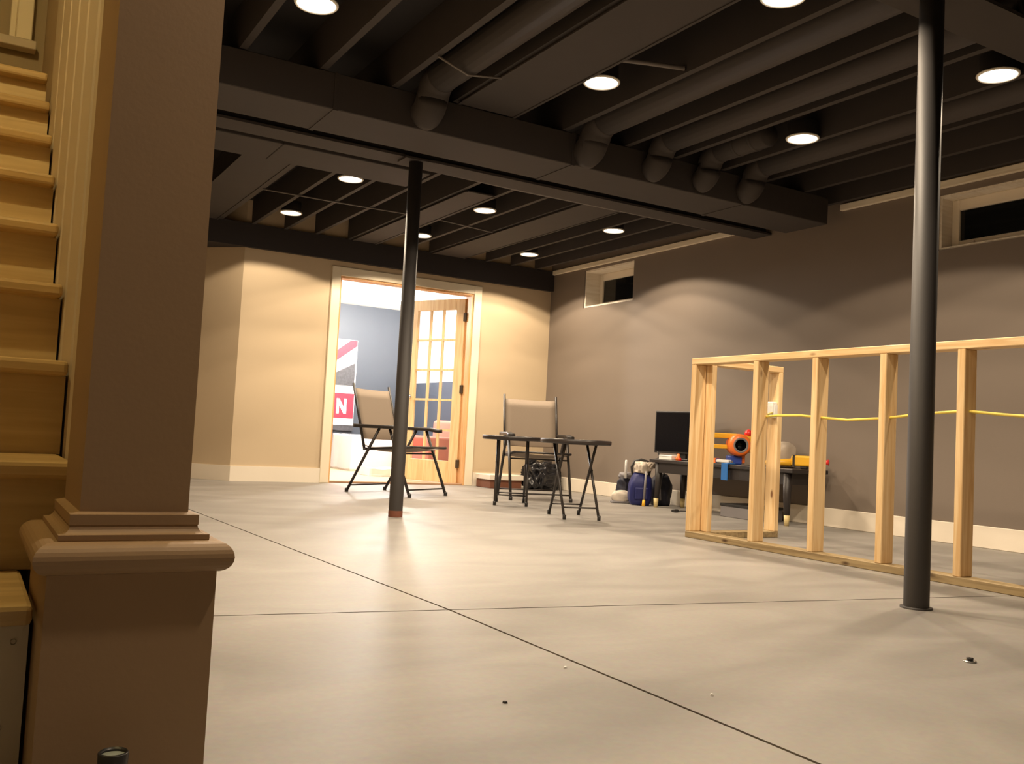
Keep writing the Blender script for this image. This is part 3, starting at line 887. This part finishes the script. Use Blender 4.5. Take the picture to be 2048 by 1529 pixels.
yb = tag(empty('toy_rifle', (5.345, 4.89, BT), math.radians(-62)), 'long yellow toy rifle lying at the near bench end', 'toy')
tube('barrel', [(-.26, 0, .03), (-.02, 0, .045)], [.016, .03], 'toyyellow', yb, 12)
box('body', (-.02, .16, -.03, .03, .02, .10), 'toyyellow', yb, .014, 2)
box('stock', (.16, .215, -.024, .024, .03, .10), 'orange', yb, .01, 2)
box('black_band', (-.005, .012, -.033, .033, .018, .104), 'blackplastic', yb)
box('grip', (.05, .10, -.022, .022, .0, .03), 'blackplastic', yb, .006)
tube('tip', [(.215, 0, .06), (.25, 0, .06)], [.012, .022], 'toyred', yb, 12)

# dark things under the bench
ub = tag(empty('storage_box', (5.36, 5.33, 0)), 'flat dark box on the floor under the bench', 'box')
box('body', (-.13, .14, -.20, .20, 0, .085), 'toygrey', ub, .004)
box('lid', (-.135, .145, -.205, .205, .085, .105), 'blackplastic', ub, .004)
ub2 = tag(empty('power_brick', (5.03, 5.84, 0), .3), 'small black plug lying on the floor before the bench', 'plug')
box('body', (-.028, .028, -.02, .02, 0, .024), 'blackplastic', ub2, .005)
bm = bmesh.new(); addtube(bm, [(.028, 0, .006), (.12, .02, .005), (.18, -.08, .005), (.22, -.2, .005)], .004, 6); obj('cord', bm, 'blackplastic', ub2, smooth=True)

# ------------------------------------------------------------------ bags beside the bench
bg = tag(empty('blue_bag', (5.19, 6.50, 0), math.radians(-30)), 'royal blue bag with a black loop handle beside the bench', 'bag')
blob('body', (.21, .17, .285), 'bagblue', bg, amp=.10, freq=1.7, seed=2)
bm = bmesh.new(); addtube(bm, [(-.07, 0, .25), (-.085, 0, .33), (-.06, 0, .385), (.0, 0, .40), (.06, 0, .385), (.085, 0, .33), (.07, 0, .25)], .011, 8); obj('handle', bm, 'blackplastic', bg, smooth=True)
box('zip_pocket', (-.06, .06, -.093, -.075, .05, .16), 'bagblue', bg, .012, 2)
ng = tag(empty('navy_bag', (5.42, 6.50, 0), math.radians(-20)), 'dark navy slumped bag between the blue bag and bench', 'bag')
blob('body', (.19, .19, .28), 'bagnavy', ng, amp=.14, freq=1.9, seed=9)
bm = bmesh.new(); addtube(bm, [(-.03, -.09, .05), (-.045, -.105, .16), (-.02, -.07, .27), (.03, -.02, .30)], .010, 8); obj('strap', bm, 'toygrey', ng, smooth=True)
dg = tag(empty('dark_pouch', (5.25, 6.79, 0), .2), 'black and navy pouch left of the royal blue bag', 'bag')
blob('body', (.16, .14, .24), 'bagnavy', dg, amp=.22, freq=2.4, seed=15)
blob('flap', (.13, .12, .06), 'toygrey', dg, (0, 0, .215), .2, 2.2, 21)
shw = tag(empty('white_shoe', (5.125, 6.69, 0), math.radians(-20)), 'off white shoe leaning by the royal blue bag', 'shoe')
blob('upper', (.17, .085, .10), 'linen', shw, (0, 0, .015), .10, 2.0, 5)
box('sole', (-.088, .088, -.04, .04, 0, .02), 'toygrey', shw, .009, 2)
bd = tag(empty('cloth_bundle', (5.20, 6.49, .285), 0), 'grey and cream cloth bundle stuffed in the blue bag', 'cloth')
blob('wad', (.15, .12, .10), 'linen', bd, amp=.35, freq=2.5, seed=31)
blob('fold', (.07, .06, .06), 'felt', bd, (.06, -.05, .04), .3, 2.5, 33)
wr = tag(empty('white_tube', (5.20, 6.73, .22), 0), 'thin white tube sticking up from the dark pouch', 'tube')
lathe('tube_body', [(0, 0), (.012, 0), (.012, .15), (.009, .165), (0, .167)], 'boxwhite', wr)
yt = tag(empty('yellow_stick', (5.135, 6.375, 0), 0), 'short grey stick with a yellow foot beside the blue bag', 'stick')
bm = bmesh.new(); addtube(bm, [(0, 0, .05), (.03, .02, .30)], .010, 8); obj('shaft', bm, 'toygrey', yt, smooth=True)
bm = bmesh.new(); addtube(bm, [(-.006, -.004, 0), (0, 0, .055)], [.016, .012], 10); obj('foot', bm, 'toyyellow', yt, smooth=True)

# rubbish bag and board by the far corner
tbg = tag(empty('rubbish_bag', (5.33, 8.36, 0), .1), 'shiny black rubbish bag behind the facing patio chair', 'bag')
blob('body', (.40, .34, .30), 'binbag', tbg, amp=.30, freq=2.6, seed=41, sub=5, crease=True)
blob('knot', (.09, .07, .08), 'binbag', tbg, (-.14, 0, .25), .4, 3.0, 44, crease=True)
wbx = tag(empty('board_stack', (4.93, 8.47, 0), .0), 'brown box with a white board on top by the baseboard', 'box')
box('carton', (-.22, .16, -.12, .18, 0, .085), 'brownboard', wbx, .004)
box('white_board', (-.235, .17, -.14, .19, .086, .14), 'white', wbx, .004)

# ------------------------------------------------------------------ bits on the floor
nt_ = tag(empty('metal_washer', (2.407, 1.558, 0)), 'small shiny metal washer on the floor right', 'washer')
lathe('ring', [(.008, 0), (.017, 0), (.017, .004), (.008, .004), (.008, 0)], 'steelbright', nt_)
lathe('nut', [(.004, .004), (.009, .004), (.009, .012), (.004, .012), (.004, .004)], 'blackplastic', nt_, n=6)
def chip(x, y, s, rz, lab, mat):
    bm = bmesh.new()
    top = [(-1, -.4), (-.2, -.7), (.9, -.3), (.7, .5), (-.5, .6)]
    a = [bm.verts.new((p[0] * s, p[1] * s, .0)) for p in top]; b = [bm.verts.new((p[0] * s * .8, p[1] * s * .8, .004)) for p in top]
    bm.faces.new(a[::-1]); bm.faces.new(b)
    for i in range(5): bm.faces.new((a[i], a[(i + 1) % 5], b[(i + 1) % 5], b[i]))
    return tag(obj('paint_chip', bm, mat, None, (x, y, 0), (0, 0, rz)), lab, 'chip')
chip(1.288, 1.869, .006, .2, 'white paint chip on the floor left of the long joint', 'boxwhite')
chip(1.469, 1.557, .006, 1.1, 'white paint chip on the floor right of the long joint', 'boxwhite')
chip(1.003, 1.668, .006, 2.0, 'dark crumb on the foreground floor', 'blackplastic')
